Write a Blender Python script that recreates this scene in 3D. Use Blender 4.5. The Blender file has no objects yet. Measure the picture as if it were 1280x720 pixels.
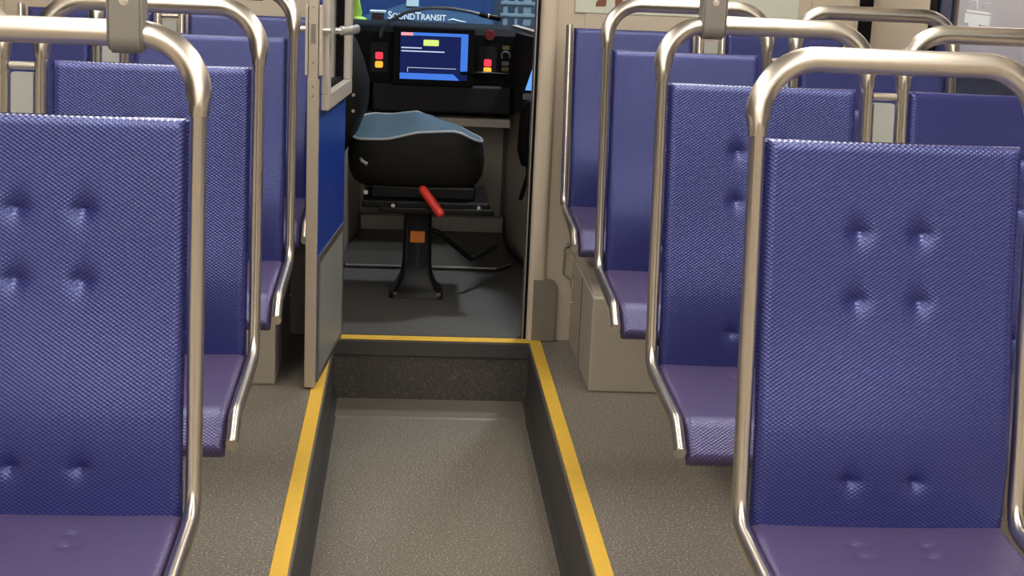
import bpy, bmesh, math, random
from mathutils import Vector, Matrix

random.seed(4)
sc = bpy.context.scene
COL = sc.collection
PI = math.pi

# ------------------------------------------------------------------ materials
def node_mat(name):
    m = bpy.data.materials.new(name)
    m.use_nodes = True
    nt = m.node_tree
    b = nt.nodes.get('Principled BSDF')
    return m, nt, b

def mat(name, col, rough=0.5, metal=0.0, spec=0.5, noise=0.0, nscale=30.0, bump=0.0, bscale=200.0, emit=None, estr=0.0, coat=0.0):
    m, nt, b = node_mat(name)
    N, L = nt.nodes, nt.links
    b.inputs['Roughness'].default_value = rough
    b.inputs['Metallic'].default_value = metal
    b.inputs['Specular IOR Level'].default_value = spec
    b.inputs['Coat Weight'].default_value = coat
    tc = N.new('ShaderNodeTexCoord')
    nz = N.new('ShaderNodeTexNoise')
    nz.inputs['Scale'].default_value = nscale
    nz.inputs['Detail'].default_value = 4
    L.new(tc.outputs['Object'], nz.inputs['Vector'])
    mx = N.new('ShaderNodeMix'); mx.data_type = 'RGBA'
    k = 1.0 - noise
    mx.inputs[6].default_value = (col[0]*k, col[1]*k, col[2]*k, 1)
    k = 1.0 + noise
    mx.inputs[7].default_value = (min(1, col[0]*k), min(1, col[1]*k), min(1, col[2]*k), 1)
    L.new(nz.outputs['Fac'], mx.inputs[0])
    L.new(mx.outputs[2], b.inputs['Base Color'])
    if bump > 0:
        nb = N.new('ShaderNodeTexNoise'); nb.inputs['Scale'].default_value = bscale
        L.new(tc.outputs['Object'], nb.inputs['Vector'])
        bp = N.new('ShaderNodeBump'); bp.inputs['Strength'].default_value = bump
        bp.inputs['Distance'].default_value = 0.002
        L.new(nb.outputs['Fac'], bp.inputs['Height'])
        L.new(bp.outputs['Normal'], b.inputs['Normal'])
    if emit:
        b.inputs['Emission Color'].default_value = (*emit, 1)
        b.inputs['Emission Strength'].default_value = estr
    return m

def vinyl(name, hi, lo, rough, axes):
    """embossed woven vinyl: staggered lozenges, lighter tips and darker ground"""
    m, nt, b = node_mat(name)
    N, L = nt.nodes, nt.links
    tc = N.new('ShaderNodeTexCoord')
    uv = N.new('ShaderNodeSeparateXYZ')
    L.new(tc.outputs['UV'], uv.inputs[0])
    def mth(op, a, bb=None):
        n = N.new('ShaderNodeMath'); n.operation = op
        for i, x in enumerate((a, bb)):
            if x is None: continue
            if isinstance(x, (int, float)): n.inputs[i].default_value = x
            else: L.new(x, n.inputs[i])
        return n.outputs[0]
    cu = mth('COSINE', mth('MULTIPLY', uv.outputs[0], 2*PI/0.0086))
    cv = mth('COSINE', mth('MULTIPLY', uv.outputs[1], 2*PI/0.0060))
    h = mth('ADD', mth('MULTIPLY', mth('MULTIPLY', cu, cv), 0.5), 0.5)
    nz = N.new('ShaderNodeTexNoise'); nz.inputs['Scale'].default_value = 5.0
    L.new(tc.outputs['Object'], nz.inputs['Vector'])
    f = mth('MULTIPLY', h, mth('ADD', mth('MULTIPLY', nz.outputs['Fac'], 0.4), 0.8))
    mx = N.new('ShaderNodeMix'); mx.data_type = 'RGBA'
    mx.inputs[6].default_value = (*lo, 1); mx.inputs[7].default_value = (*hi, 1)
    L.new(f, mx.inputs[0])
    L.new(mx.outputs[2], b.inputs['Base Color'])
    b.inputs['Roughness'].default_value = rough
    b.inputs['Specular IOR Level'].default_value = 1.0
    b.inputs['Specular Tint'].default_value = (0.48, 0.57, 1.0, 1)
    bp = N.new('ShaderNodeBump'); bp.inputs['Strength'].default_value = 0.55
    bp.inputs['Distance'].default_value = 0.0009
    L.new(h, bp.inputs['Height']); L.new(bp.outputs['Normal'], b.inputs['Normal'])
    return m

def speckle(name, base, light, dark, rough, amount=0.62):
    m, nt, b = node_mat(name)
    N, L = nt.nodes, nt.links
    tc = N.new('ShaderNodeTexCoord')
    v = N.new('ShaderNodeTexNoise'); v.inputs['Scale'].default_value = 190; v.inputs['Detail'].default_value = 2
    L.new(tc.outputs['Object'], v.inputs['Vector'])
    cr = N.new('ShaderNodeValToRGB')
    e = cr.color_ramp.elements
    e[0].position = 0.30; e[0].color = (*dark, 1)
    e[1].position = 0.46; e[1].color = (*base, 1)
    x = e.new(amount - 0.04); x.color = (*base, 1)
    x = e.new(amount + 0.05); x.color = (*light, 1)
    L.new(v.outputs['Fac'], cr.inputs['Fac'])
    big = N.new('ShaderNodeTexNoise'); big.inputs['Scale'].default_value = 2.2; big.inputs['Detail'].default_value = 3
    L.new(tc.outputs['Object'], big.inputs['Vector'])
    mr = N.new('ShaderNodeMapRange'); mr.inputs[3].default_value = 0.88; mr.inputs[4].default_value = 1.12
    L.new(big.outputs['Fac'], mr.inputs[0])
    mm = N.new('ShaderNodeMix'); mm.data_type = 'RGBA'; mm.blend_type = 'MULTIPLY'; mm.inputs[0].default_value = 1
    L.new(cr.outputs[0], mm.inputs[6]); L.new(mr.outputs[0], mm.inputs[7])
    L.new(mm.outputs[2], b.inputs['Base Color'])
    b.inputs['Roughness'].default_value = rough
    b.inputs['Specular IOR Level'].default_value = 0.4
    return m

def brushed(name, col, rough):
    m, nt, b = node_mat(name)
    N, L = nt.nodes, nt.links
    b.inputs['Metallic'].default_value = 1.0
    b.inputs['Base Color'].default_value = (*col, 1)
    tc = N.new('ShaderNodeTexCoord')
    nz = N.new('ShaderNodeTexNoise'); nz.inputs['Scale'].default_value = 14; nz.inputs['Detail'].default_value = 2
    L.new(tc.outputs['Object'], nz.inputs['Vector'])
    mr = N.new('ShaderNodeMapRange'); mr.inputs[3].default_value = rough*0.97; mr.inputs[4].default_value = rough*1.03
    L.new(nz.outputs['Fac'], mr.inputs[0]); L.new(mr.outputs[0], b.inputs['Roughness'])
    return m

def glass_mat(name, tint, ior, base=None):
    """pane: mirror-like Fresnel reflection over a tinted clear (or night-black) sheet"""
    m, nt, b = node_mat(name)
    N, L = nt.nodes, nt.links
    N.remove(b)
    out = [n for n in N if n.type == 'OUTPUT_MATERIAL'][0]
    fr = N.new('ShaderNodeFresnel'); fr.inputs['IOR'].default_value = ior
    gl = N.new('ShaderNodeBsdfGlossy'); gl.inputs['Roughness'].default_value = 0.02
    tr = N.new('ShaderNodeBsdfTransparent'); tr.inputs['Color'].default_value = (*tint, 1)
    mx = N.new('ShaderNodeMixShader')
    # the far face of the slab must not mirror: real glass bends the ray back out
    ge = N.new('ShaderNodeNewGeometry')
    sb = N.new('ShaderNodeMath'); sb.operation = 'SUBTRACT'; sb.inputs[0].default_value = 1.0
    L.new(ge.outputs['Backfacing'], sb.inputs[1])
    mu = N.new('ShaderNodeMath'); mu.operation = 'MULTIPLY'
    L.new(fr.outputs[0], mu.inputs[0]); L.new(sb.outputs[0], mu.inputs[1])
    L.new(mu.outputs[0], mx.inputs[0]); L.new(tr.outputs[0], mx.inputs[1]); L.new(gl.outputs[0], mx.inputs[2])
    L.new(mx.outputs[0], out.inputs['Surface'])
    return m

M = {}
M['vinyl'] = vinyl('blue_vinyl', (0.038, 0.043, 0.225), (0.009, 0.0075, 0.034), 0.33, 'xz')
M['cushion'] = vinyl('worn_sheen_vinyl', (0.088, 0.064, 0.160), (0.042, 0.030, 0.075), 0.36, 'xy')  # paler violet from wear, with the sheen of grazing light mixed into the colour
M['shell'] = mat('seat_shell_dark', (0.02, 0.017, 0.025), 0.6)
M['steel'] = brushed('brushed_steel', (0.77, 0.725, 0.66), 0.28)
M['steel_dark'] = mat('tube_end', (0.05, 0.045, 0.04), 0.6, 0.3)
M['bracket'] = mat('grey_bracket_paint', (0.23, 0.215, 0.195), 0.45, 0.2, noise=0.05)
M['screw'] = brushed('screw_steel', (0.75, 0.73, 0.70), 0.25)
M['floor'] = speckle('speckled_floor', (0.175, 0.155, 0.130), (0.48, 0.44, 0.39), (0.105, 0.092, 0.077), 0.40, 0.62)
M['riser'] = speckle('speckled_riser', (0.060, 0.053, 0.047), (0.14, 0.125, 0.11), (0.046, 0.040, 0.035), 0.5, 0.63)
M['cabfloor'] = speckle('cab_floor', (0.088, 0.085, 0.080), (0.16, 0.16, 0.155), (0.055, 0.053, 0.05), 0.6)
M['rubber'] = mat('dark_rubber_edge', (0.050, 0.048, 0.046), 0.5, noise=0.1, nscale=9)
M['threshold'] = mat('aisle_threshold_vinyl', (0.155, 0.135, 0.115), 0.45, noise=0.08, nscale=30)
M['yellow'] = mat('yellow_safety_strip', (0.80, 0.50, 0.060), 0.45, noise=0.10, nscale=25)
M['alu'] = brushed('alu_edge', (0.42, 0.40, 0.37), 0.42)
M['beige'] = mat('beige_wall_panel', (0.50, 0.43, 0.345), 0.48, noise=0.03, nscale=8)
M['beige2'] = mat('beige_door_post', (0.56, 0.48, 0.385), 0.38, noise=0.03, nscale=8)
M['guard'] = mat('grey_scuff_plate', (0.20, 0.178, 0.15), 0.4, noise=0.05)
M['greybox'] = mat('grey_equipment_box', (0.40, 0.36, 0.305), 0.45, noise=0.06, nscale=14)
M['panel'] = mat('pale_grey_spacer', (0.31, 0.32, 0.305), 0.42, noise=0.03)
M['ceiling'] = mat('ceiling_panel', (0.62, 0.58, 0.52), 0.6, noise=0.02)
M['black'] = mat('black_plastic', (0.006, 0.006, 0.007), 0.6, spec=0.15, bump=0.1, bscale=400)
M['blackpanel'] = mat('dash_padding', (0.026, 0.026, 0.028), 0.6, spec=0.2, bump=0.2, bscale=300)
M['blackmetal'] = mat('black_painted_steel', (0.005, 0.005, 0.006), 0.4, spec=0.2)
M['blackvinyl'] = mat('black_seat_cloth', (0.009, 0.0085, 0.008), 0.65, spec=0.2, noise=0.3, nscale=20)
M['bluecloth'] = mat('slate_blue_seat_top', (0.105, 0.175, 0.235), 0.45, noise=0.15, nscale=12)
M['piping'] = mat('pale_piping', (0.42, 0.47, 0.52), 0.45)
M['doorblue'] = mat('door_blue_laminate', (0.010, 0.055, 0.38), 0.35, noise=0.05, nscale=5)
M['kick'] = mat('dimpled_kick_plate', (0.52, 0.53, 0.52), 0.42, 0.6, noise=0.12, nscale=60, bump=0.5, bscale=160)
M['frame'] = mat('painted_alu_frame', (0.55, 0.50, 0.44), 0.35, noise=0.03)
M['doorstile'] = mat('beige_door_stile', (0.48, 0.41, 0.33), 0.42, noise=0.03)
M['handle'] = mat('satin_lever', (0.66, 0.66, 0.64), 0.28, 0.7)
M['red'] = mat('red_lever_grip', (0.62, 0.03, 0.018), 0.4, noise=0.05)
M['orange'] = mat('orange_label', (0.70, 0.20, 0.03), 0.5, noise=0.25, nscale=90)
M['footwell'] = mat('footwell_panel', (0.40, 0.355, 0.31), 0.55, noise=0.07, nscale=10)
M['ledge'] = mat('cream_ledge', (0.56, 0.51, 0.45), 0.45)
M['plate'] = mat('dark_foot_plate', (0.075, 0.068, 0.061), 0.45, noise=0.15, nscale=20)
M['tread'] = mat('tread_plate', (0.42, 0.39, 0.36), 0.32, 0.45, noise=0.35, nscale=70, bump=0.9, bscale=60)
M['estop'] = mat('red_stop_button', (0.22, 0.012, 0.014), 0.4)
M['poster'] = mat('pale_poster', (0.56, 0.58, 0.51), 0.35, noise=0.02)
M['boot'] = mat('brown_boot_print', (0.19, 0.07, 0.035), 0.5, noise=0.2, nscale=80)
M['sticker'] = mat('white_window_sticker', (0.66, 0.70, 0.74), 0.5)
M['gasket'] = mat('black_gasket', (0.004, 0.004, 0.004), 0.7, spec=0.1)
M['navytrim'] = mat('navy_window_film', (0.010, 0.018, 0.075), 0.3)
M['nightglass'] = glass_mat('side_window_glass', (0.93, 0.92, 0.93), 1.5)
M['clearglass'] = glass_mat('windscreen_glass', (0.90, 0.95, 0.97), 1.45)
M['stationwall'] = mat('station_wall_panels', (0.46, 0.42, 0.41), 0.6, noise=0.12, nscale=1.5)
M['night'] = mat('dark_tunnel_wall', (0.02, 0.02, 0.024), 0.8, noise=0.3, nscale=3)
M['trainblue'] = mat('train_navy_paint', (0.014, 0.042, 0.14), 0.35, noise=0.35, nscale=6)
M['trainpale'] = mat('train_pale_blue_wave', (0.055, 0.115, 0.21), 0.4, noise=0.3, nscale=9)
M['white'] = mat('white_lettering', (0.80, 0.82, 0.84), 0.5)
M['hivis'] = mat('hi_vis_cloth', (0.62, 0.88, 0.10), 0.7, noise=0.3, nscale=14)
M['maroon'] = mat('maroon_cloth', (0.12, 0.045, 0.06), 0.7, noise=0.2, nscale=20)
M['concrete'] = mat('pale_platform_column', (0.13, 0.18, 0.215), 0.6, noise=0.5, nscale=9)
M['lamp'] = mat('ceiling_diffuser', (0.9, 0.87, 0.8), 0.5, emit=(1.0, 0.93, 0.82), estr=23.0)
M['cablamp'] = mat('cab_light_diffuser', (0.8, 0.85, 0.9), 0.5, emit=(0.86, 0.94, 1.0), estr=420.0)
M['coolfill'] = mat('cool_fill_diffuser', (0.85, 0.88, 0.9), 0.5, emit=(0.80, 0.90, 1.0), estr=6.0)  # glow of the added fill panel behind the camera
M['red_lit'] = mat('lit_red_button', (0.2, 0.01, 0.015), 0.5, spec=0.2, emit=(0.95, 0.055, 0.10), estr=1.0)
M['amber_lit'] = mat('lit_amber_button', (0.4, 0.2, 0.02), 0.4, emit=(0.95, 0.50, 0.05), estr=1.0)
M['scr_dark'] = mat('screen_navy', (0.003, 0.004, 0.010), 0.3, spec=0.12, emit=(0.006, 0.013, 0.085), estr=1.0)
M['scr_light'] = mat('screen_light_blue', (0.01, 0.03, 0.1), 0.3, spec=0.12, emit=(0.055, 0.19, 0.72), estr=1.0)
M['scr_pink'] = mat('screen_pink', (0.1, 0.03, 0.03), 0.3, spec=0.12, emit=(0.95, 0.38, 0.42), estr=1.0)
M['scr_lime'] = mat('screen_lime', (0.1, 0.1, 0.03), 0.3, spec=0.12, emit=(0.70, 0.85, 0.22), estr=1.0)
M['scr_white'] = mat('screen_text', (0.1, 0.1, 0.1), 0.3, spec=0.12, emit=(0.55, 0.62, 0.80), estr=1.0)
M['side_lit'] = mat('side_screen_blue', (0.02, 0.05, 0.1), 0.3, spec=0.12, emit=(0.13, 0.36, 0.85), estr=1.1)
M['dim_amber'] = mat('dim_button_amber', (0.20, 0.14, 0.04), 0.5)
M['dim_grey'] = mat('dim_button_grey', (0.20, 0.20, 0.20), 0.5)

# ------------------------------------------------------------------ helpers
def link(name, bm, m, parent=None, smooth=False, angle=None):
    me = bpy.data.meshes.new(name)
    bmesh.ops.recalc_face_normals(bm, faces=bm.faces)
    bm.to_mesh(me); bm.free()
    ms = m if isinstance(m, (list, tuple)) else [m]
    for x in ms: me.materials.append(x)
    if smooth:
        for p in me.polygons: p.use_smooth = True
        if angle: me.set_sharp_from_angle(angle=math.radians(angle))
    o = bpy.data.objects.new(name, me)
    COL.objects.link(o)
    if parent is not None: o.parent = parent
    return o

def tag(o, label, cat, group=None):
    o['label'] = label; o['category'] = cat
    if group: o['group'] = group
    return o

def thing(name, label, cat, loc=(0, 0, 0), group=None, rot=(0, 0, 0)):
    o = bpy.data.objects.new(name, None); COL.objects.link(o)
    o.empty_display_size = 0.1
    o.location = loc; o.rotation_euler = rot
    return tag(o, label, cat, group)

def struct(name, bm, m, smooth=False, angle=None):
    o = link(name, bm, m, None, smooth, angle); o['kind'] = 'structure'
    return o

def box(bm, x0, x1, y0, y1, z0, z1, bev=0.0, seg=2, mi=0, mtx=None):
    vs = [bm.verts.new((x, y, z)) for x in (x0, x1) for y in (y0, y1) for z in (z0, z1)]
    idx = [(0, 1, 3, 2), (4, 6, 7, 5), (0, 4, 5, 1), (2, 3, 7, 6), (0, 2, 6, 4), (1, 5, 7, 3)]
    fs = [bm.faces.new([vs[i] for i in f]) for f in idx]
    for f in fs: f.material_index = mi
    es = set(e for f in fs for e in f.edges)
    if mtx is not None: bmesh.ops.transform(bm, matrix=mtx, verts=vs)
    if bev > 0:
        bmesh.ops.bevel(bm, geom=list(es), offset=bev, segments=seg, profile=0.5, affect='EDGES', clamp_overlap=True)
    return fs

def prism(bm, poly, axis, a0, a1, mi=0):
    """extrude a 2D polygon along an axis; poly pairs fill the other two axes in xyz order"""
    def P(p, a):
        if axis == 'x': return (a, p[0], p[1])
        if axis == 'y': return (p[0], a, p[1])
        return (p[0], p[1], a)
    A = [bm.verts.new(P(p, a0)) for p in poly]; B = [bm.verts.new(P(p, a1)) for p in poly]
    n = len(poly); fs = [bm.faces.new(A), bm.faces.new(B)]
    for i in range(n): fs.append(bm.faces.new((A[i], A[(i+1) % n], B[(i+1) % n], B[i])))
    for f in fs: f.material_index = mi
    return fs

def rrect(x0, x1, y0, y1, r, n=5, corners=(1, 1, 1, 1)):
    pts = []
    for k, (cx, cy, a, px, py) in enumerate(((x1-r, y1-r, 0, x1, y1), (x0+r, y1-r, 90, x0, y1), (x0+r, y0+r, 180, x0, y0), (x1-r, y0+r, 270, x1, y0))):
        if not corners[k]: pts.append((px, py)); continue
        for i in range(n+1):
            t = math.radians(a + 90*i/n); pts.append((cx + r*math.cos(t), cy + r*math.sin(t)))
    return pts

def cyl(bm, p0, p1, r0, r1=None, n=20, cap=True):
    r1 = r0 if r1 is None else r1
    return sweep(bm, [p0, p1], [(r0, r0), (r1, r1)], n=n, cap=cap)

def fillet(pts, rad, n=8):
    out = [Vector(pts[0])]
    for i in range(1, len(pts)-1):
        p, a, b = Vector(pts[i]), Vector(pts[i-1]), Vector(pts[i+1])
        u, w = (a-p).normalized(), (b-p).normalized()
        ang = u.angle(w); r = rad[i] if isinstance(rad, (list, tuple)) else rad
        if r <= 0: out.append(p); continue
        d = r / math.tan(ang/2)
        c = p + (u+w).normalized() * (r / math.sin(ang/2))
        s, e = p + u*d, p + w*d
        va, vb = s-c, e-c
        tot = va.angle(vb)
        for k in range(n+1):
            t = k/n
            out.append(c + (va*math.sin((1-t)*tot) + vb*math.sin(t*tot)) / math.sin(tot))
    out.append(Vector(pts[-1]))
    return out

def sweep(bm, path, radii, n=16, cap=True, side=None, closed=False):
    path = [Vector(p) for p in path]
    if not isinstance(radii, list): radii = [radii]*len(path)
    radii = [(r, r) if not isinstance(r, tuple) else r for r in radii]
    T = []
    for i in range(len(path)):
        a = path[max(0, i-1)]; b = path[min(len(path)-1, i+1)]
        if closed: a = path[i-1]; b = path[(i+1) % len(path)]
        T.append((b-a).normalized())
    N0 = Vector(side) if side else (Vector((1, 0, 0)) if abs(T[0].x) < 0.9 else Vector((0, 1, 0)))
    N = (N0 - T[0]*N0.dot(T[0])).normalized()
    rings = []
    for i, p in enumerate(path):
        N = (N - T[i]*N.dot(T[i])).normalized(); B = T[i].cross(N)
        ra, rb = radii[i]
        rings.append([bm.verts.new(p + N*(ra*math.cos(2*PI*k/n)) + B*(rb*math.sin(2*PI*k/n))) for k in range(n)])
    m = len(rings)
    for i in range(m if closed else m-1):
        A, Bq = rings[i], rings[(i+1) % m]
        for k in range(n): bm.faces.new((A[k], A[(k+1) % n], Bq[(k+1) % n], Bq[k]))
    if cap and not closed:
        bm.faces.new(rings[0]); bm.faces.new(rings[-1])
    return rings

def ellipsoid(bm, c, r, nu=24, nv=12, power=1.0):
    vs = []
    def sp(x): return math.copysign(abs(x)**power, x)
    for j in range(nv+1):
        ph = -PI/2 + PI*j/nv
        vs.append([bm.verts.new((c[0]+r[0]*sp(math.cos(ph))*sp(math.cos(2*PI*i/nu)), c[1]+r[1]*sp(math.cos(ph))*sp(math.sin(2*PI*i/nu)), c[2]+r[2]*sp(math.sin(ph)))) for i in range(nu)])
    for j in range(nv):
        for i in range(nu):
            bm.faces.new((vs[j][i], vs[j][(i+1) % nu], vs[j+1][(i+1) % nu], vs[j+1][i]))
    bmesh.ops.remove_doubles(bm, verts=bm.verts, dist=1e-5)

# ------------------------------------------------------------------ seats
ZW, DYW, ZB = 1.028, 0.078, 0.480       # weld height, recline, bend height
HALF = 0.2015                            # half distance between the two legs of one frame
CW = 0.1862                               # half width of the cushions

def seat_frame_bm(arch=True, arch_side=0):
    bm = bmesh.new()
    low, wl = (0.0112, 0.0165), (0.0132, 0.0172)
    up = 0.0180
    top = 1.136
    sl = DYW/(ZW-ZB)
    def leg(sx):
        return [(sx*HALF, -0.356, 0.424), (sx*HALF, -0.303, 0.463), (sx*HALF, 0.0, ZB), (sx*HALF, DYW, ZW)]
    if not arch:
        for sx in (-1, 1):
            p = fillet(leg(sx)[:3] + [(sx*HALF, DYW, 1.032)], [0, 0.04, 0.05, 0])
            if sx == arch_side: sweep(bm, p, low, n=16, side=(1, 0, 0))
        return bm
    yt = DYW + sl*(top-ZW)
    core = [leg(-1)[0], leg(-1)[1], leg(-1)[2], (-HALF, yt, top), (HALF, yt, top), leg(1)[2], leg(1)[1], leg(1)[0]]
    path = fillet(core, [0, 0.04, 0.05, 0.082, 0.082, 0.05, 0.04, 0], n=12)
    # put extra rings at the weld
    out, rad = [], []
    def put(p, r): out.append(p); rad.append(r)
    n = len(path)
    for i, p in enumerate(path):
        z = p.z
        if z > ZW + 1e-4: put(p, (up, up))
        else: put(p, low)
        if i+1 < n:
            q = path[i+1]
            if p.z < ZW < q.z:
                f = lambda zz: p.lerp(q, (zz-p.z)/(q.z-p.z))
                put(f(ZW-0.001), low); put(f(ZW), wl); put(f(min(q.z-0.001, ZW+0.020)), (0.0150, 0.0176))
            elif p.z > ZW > q.z:
                f = lambda zz: p.lerp(q, (p.z-zz)/(p.z-q.z))
                put(f(min(p.z-0.001, ZW+0.020)), (0.0150, 0.0176)); put(f(ZW), wl); put(f(ZW-0.001), low)
    sweep(bm, out, rad, n=20, side=(1, 0, 0))
    return bm

def end_caps_bm(sx):
    bm = bmesh.new()
    d = Vector((0, -0.053, -0.039)).normalized()
    a = Vector((sx*HALF, -0.354, 0.4255))
    sweep(bm, [a, a + d*0.004], (0.0106, 0.0158), n=14, side=(1, 0, 0))
    return bm

def pad_bm(prof, halfw, hfun, thick, nu=110, ds=0.0035, edge=0.016):
    """upholstered pad following a YZ profile; hfun(u, s, S) is the extra height of the face"""
    # resample
    P = [Vector((0, p[0], p[1])) for p in prof]
    ln = [0]
    for i in range(1, len(P)): ln.append(ln[-1] + (P[i]-P[i-1]).length)
    S = ln[-1]; nv = int(S/ds)
    def at(s):
        for i in range(1, len(P)):
            if s <= ln[i] + 1e-9:
                return P[i-1].lerp(P[i], (s-ln[i-1])/(ln[i]-ln[i-1]))
        return P[-1].copy()
    bm = bmesh.new(); uvl = bm.loops.layers.uv.new('UVMap')
    # sample positions with denser edges
    def dens(n, half):
        xs = []
        for i in range(n+1):
            t = -1 + 2*i/n
            xs.append(half*math.sin(t*PI/2)*0.35 + half*t*0.65)
        return xs
    us = dens(nu, halfw)
    ss = [x + S/2 for x in dens(nv, S/2)]
    top, bot, info = [], [], {}
    for s in ss:
        p = at(s); a, b = at(max(0, s-0.004)), at(min(S, s+0.004))
        t = (b-a).normalized(); nrm = Vector((0, -t.z, t.y))   # towards the sitter
        rowt, rowb = [], []
        for u in us:
            du = min(halfw-abs(u), edge); dv = min(min(s, S-s), edge)
            cu = 1 - math.sqrt(max(0, 1-((edge-du)/edge)**2)); cv = 1 - math.sqrt(max(0, 1-((edge-dv)/edge)**2))
            h = hfun(u, s, S) - edge*min(1.0, math.hypot(cu, cv))
            q = p + nrm*h + Vector((u, 0, 0)); v = bm.verts.new(q); info[v] = (u, s); rowt.append(v)
            q = p - nrm*thick + Vector((u*0.97, 0, 0)); v = bm.verts.new(q); info[v] = (u, s); rowb.append(v)
        top.append(rowt); bot.append(rowb)
    def face(vs, mi=0):
        f = bm.faces.new(vs); f.material_index = mi
        for l in f.loops: l[uvl].uv = info[l.vert]
    J, I = len(ss)-1, len(us)-1
    for j in range(J):
        for i in range(I):
            face((top[j][i], top[j][i+1], top[j+1][i+1], top[j+1][i]))
    for j in range(J):
        face((top[j][0], top[j+1][0], bot[j+1][0], bot[j][0]), 1)
        face((top[j][I], bot[j][I], bot[j+1][I], top[j+1][I]), 1)
        face((bot[j][0], bot[j+1][0], bot[j+1][I], bot[j][I]), 1)
    face(top[0][::-1] + bot[0], 1) if False else None
    for i in range(I):
        face((top[0][i], bot[0][i], bot[0][i+1], top[0][i+1]), 0)
        face((top[J][i], top[J][i+1], bot[J][i+1], bot[J][i]), 0)
    # welded backs of the strips
    bmesh.ops.remove_doubles(bm, verts=bm.verts, dist=1e-6)
    return bm

def dimple(u, s, cu, cs, d=0.0115, w=0.0135, up=0.0115, dn=0.011):
    x = (u-cu)/w; y = s-cs
    if abs(x) > 3 or abs(y) > 0.05: return 0.0
    g = math.exp(-abs(y/(up if y > 0 else dn))**1.1)
    return d*math.exp(-x*x)*g

BACK_DIMPLES = [(-0.045, 0.438), (0.045, 0.438), (-0.045, 0.341), (0.045, 0.341), (-0.047, 0.083), (0.047, 0.083)]
def back_h(u, s, S):
    t = u/CW
    h = 0.006*(t*t) - 0.004 + 0.024*math.exp(-((s-0.125)/0.14)**2)*(1-0.4*t*t) - 0.006
    for c in BACK_DIMPLES: h -= dimple(u, s, *c)
    return h
SEAT_DIMPLES = [(-0.050, 0.085), (0.050, 0.085), (-0.048, 0.120), (0.048, 0.120)]
def seat_h(u, s, S):
    t = u/CW
    h = 0.003*(t*t) - 0.002
    for c in SEAT_DIMPLES: h -= dimple(u, s, *c, d=0.004, w=0.011, up=0.011, dn=0.009)
    return h

back_prof = [(-0.0065, 0.466), (0.012, 0.62), (0.040, 0.80), (0.068, 0.97), (0.0765, 1.026)]
seat_core = [(0, 0.022, 0.4855), (0, -0.10, 0.477), (0, -0.298, 0.468), (0, -0.352, 0.408)]
seat_prof = [(p.y, p.z) for p in fillet(seat_core, [0, 0.6, 0.042, 0], n=10)]
# the pad normal must face the sitter, so the cushion profile runs front -> back
seat_prof = seat_prof[::-1]
_S = sum((Vector(seat_prof[i])-Vector(seat_prof[i-1])).length for i in range(1, len(seat_prof)))
def seat_h_rev(u, s, S): return seat_h(u, S-s, S)

PROTO = {}
def seat_parts(arch):
    key = arch
    if key in PROTO: return PROTO[key]
    root = bpy.data.objects.new('passenger_seat', None); COL.objects.link(root)
    root.empty_display_size = 0.1
    if PROTO:
        src = list(PROTO.values())[0]
        for ch in list(src.children):
            if ch.name.split('.')[0] in ('backrest', 'seat_cushion', 'seat_pan', 'tube_cap'):
                c = ch.copy(); COL.objects.link(c); c.parent = root
    else:
        link('backrest', pad_bm(back_prof, CW, back_h, 0.022), [M['vinyl'], M['shell']], root, True, 50)
        link('seat_cushion', pad_bm(seat_prof, CW+0.001, seat_h_rev, 0.022), [M['cushion'], M['shell']], root, True, 50)
        bm = bmesh.new()
        box(bm, -0.165, 0.165, -0.29, -0.02, 0.402, 0.442, 0.008)
        box(bm, -0.15, 0.15, -0.06, 0.02, 0.345, 0.404, 0.006)
        link('seat_pan', bm, M['shell'], root)
        for sx in (-1, 1): link('tube_cap', end_caps_bm(sx), M['steel'], root)
    if arch: link('frame', seat_frame_bm(True), M['steel'], root, True, 40)
    else:
        for sx in (-1, 1): link('frame_tube', seat_frame_bm(False, sx), M['steel'], root, True, 40)
    PROTO[key] = root
    return root

USED = set()
def place_seat(x, y, label, arch=True):
    src = seat_parts(arch)
    if arch not in USED:
        USED.add(arch); r = src
    else:
        r = src.copy(); COL.objects.link(r)
        for ch in list(src.children):
            c = ch.copy(); COL.objects.link(c); c.parent = r
    r.location = (x, y, 0)
    tag(r, label, 'seat', 'blue vinyl passenger seats')
    return r

ROWS = [1.970, 2.785, 3.630, 4.530]
RA, RW = 0.6885, 1.1635      # right aisle seat, right window seat (centres)
LA, LW = -0.4855, -0.9600
place_seat(RA, ROWS[0], 'blue vinyl seat nearest the camera on the right of the aisle, shown nearly whole')
place_seat(LA, ROWS[0], 'blue vinyl seat nearest the camera at the left edge, grey bracket on its top rail')
place_seat(RA, ROWS[1], 'blue aisle seat just behind the nearest right seat, grey bracket on its steel rail')
place_seat(RW, ROWS[1], 'blue window seat at the right edge, behind the nearest seat and beside the window')
place_seat(LA, ROWS[1], 'blue aisle seat just behind the nearest left seat, its steel loop curving over the bracket')
place_seat(LW, ROWS[1], 'blue window seat at the left edge, a steel leg left of the pale spacer')
place_seat(RA, ROWS[2], 'blue aisle seat in the third right row, above the front of the grey box')
place_seat(RW, ROWS[2], 'blue window seat in the third right row, steel loop against the beige wall and window')
place_seat(LA, ROWS[2], 'blue aisle seat in the third left row, beside the open cab door edge')
place_seat(LW, ROWS[2], 'blue window seat in the third left row, seen under the nearest left rail')
place_seat(RA, ROWS[3], 'blue aisle seat at the right partition below the poster, frame without a top loop', False)
place_seat(RW, ROWS[3], 'blue window seat at the right partition, only its top edge showing between rails', False)
place_seat(LA, ROWS[3], 'blue aisle seat at the left partition, half hidden behind the cab door edge', False)
place_seat(LW, ROWS[3], 'blue window seat at the left partition, mostly hidden behind steel rails', False)

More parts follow.
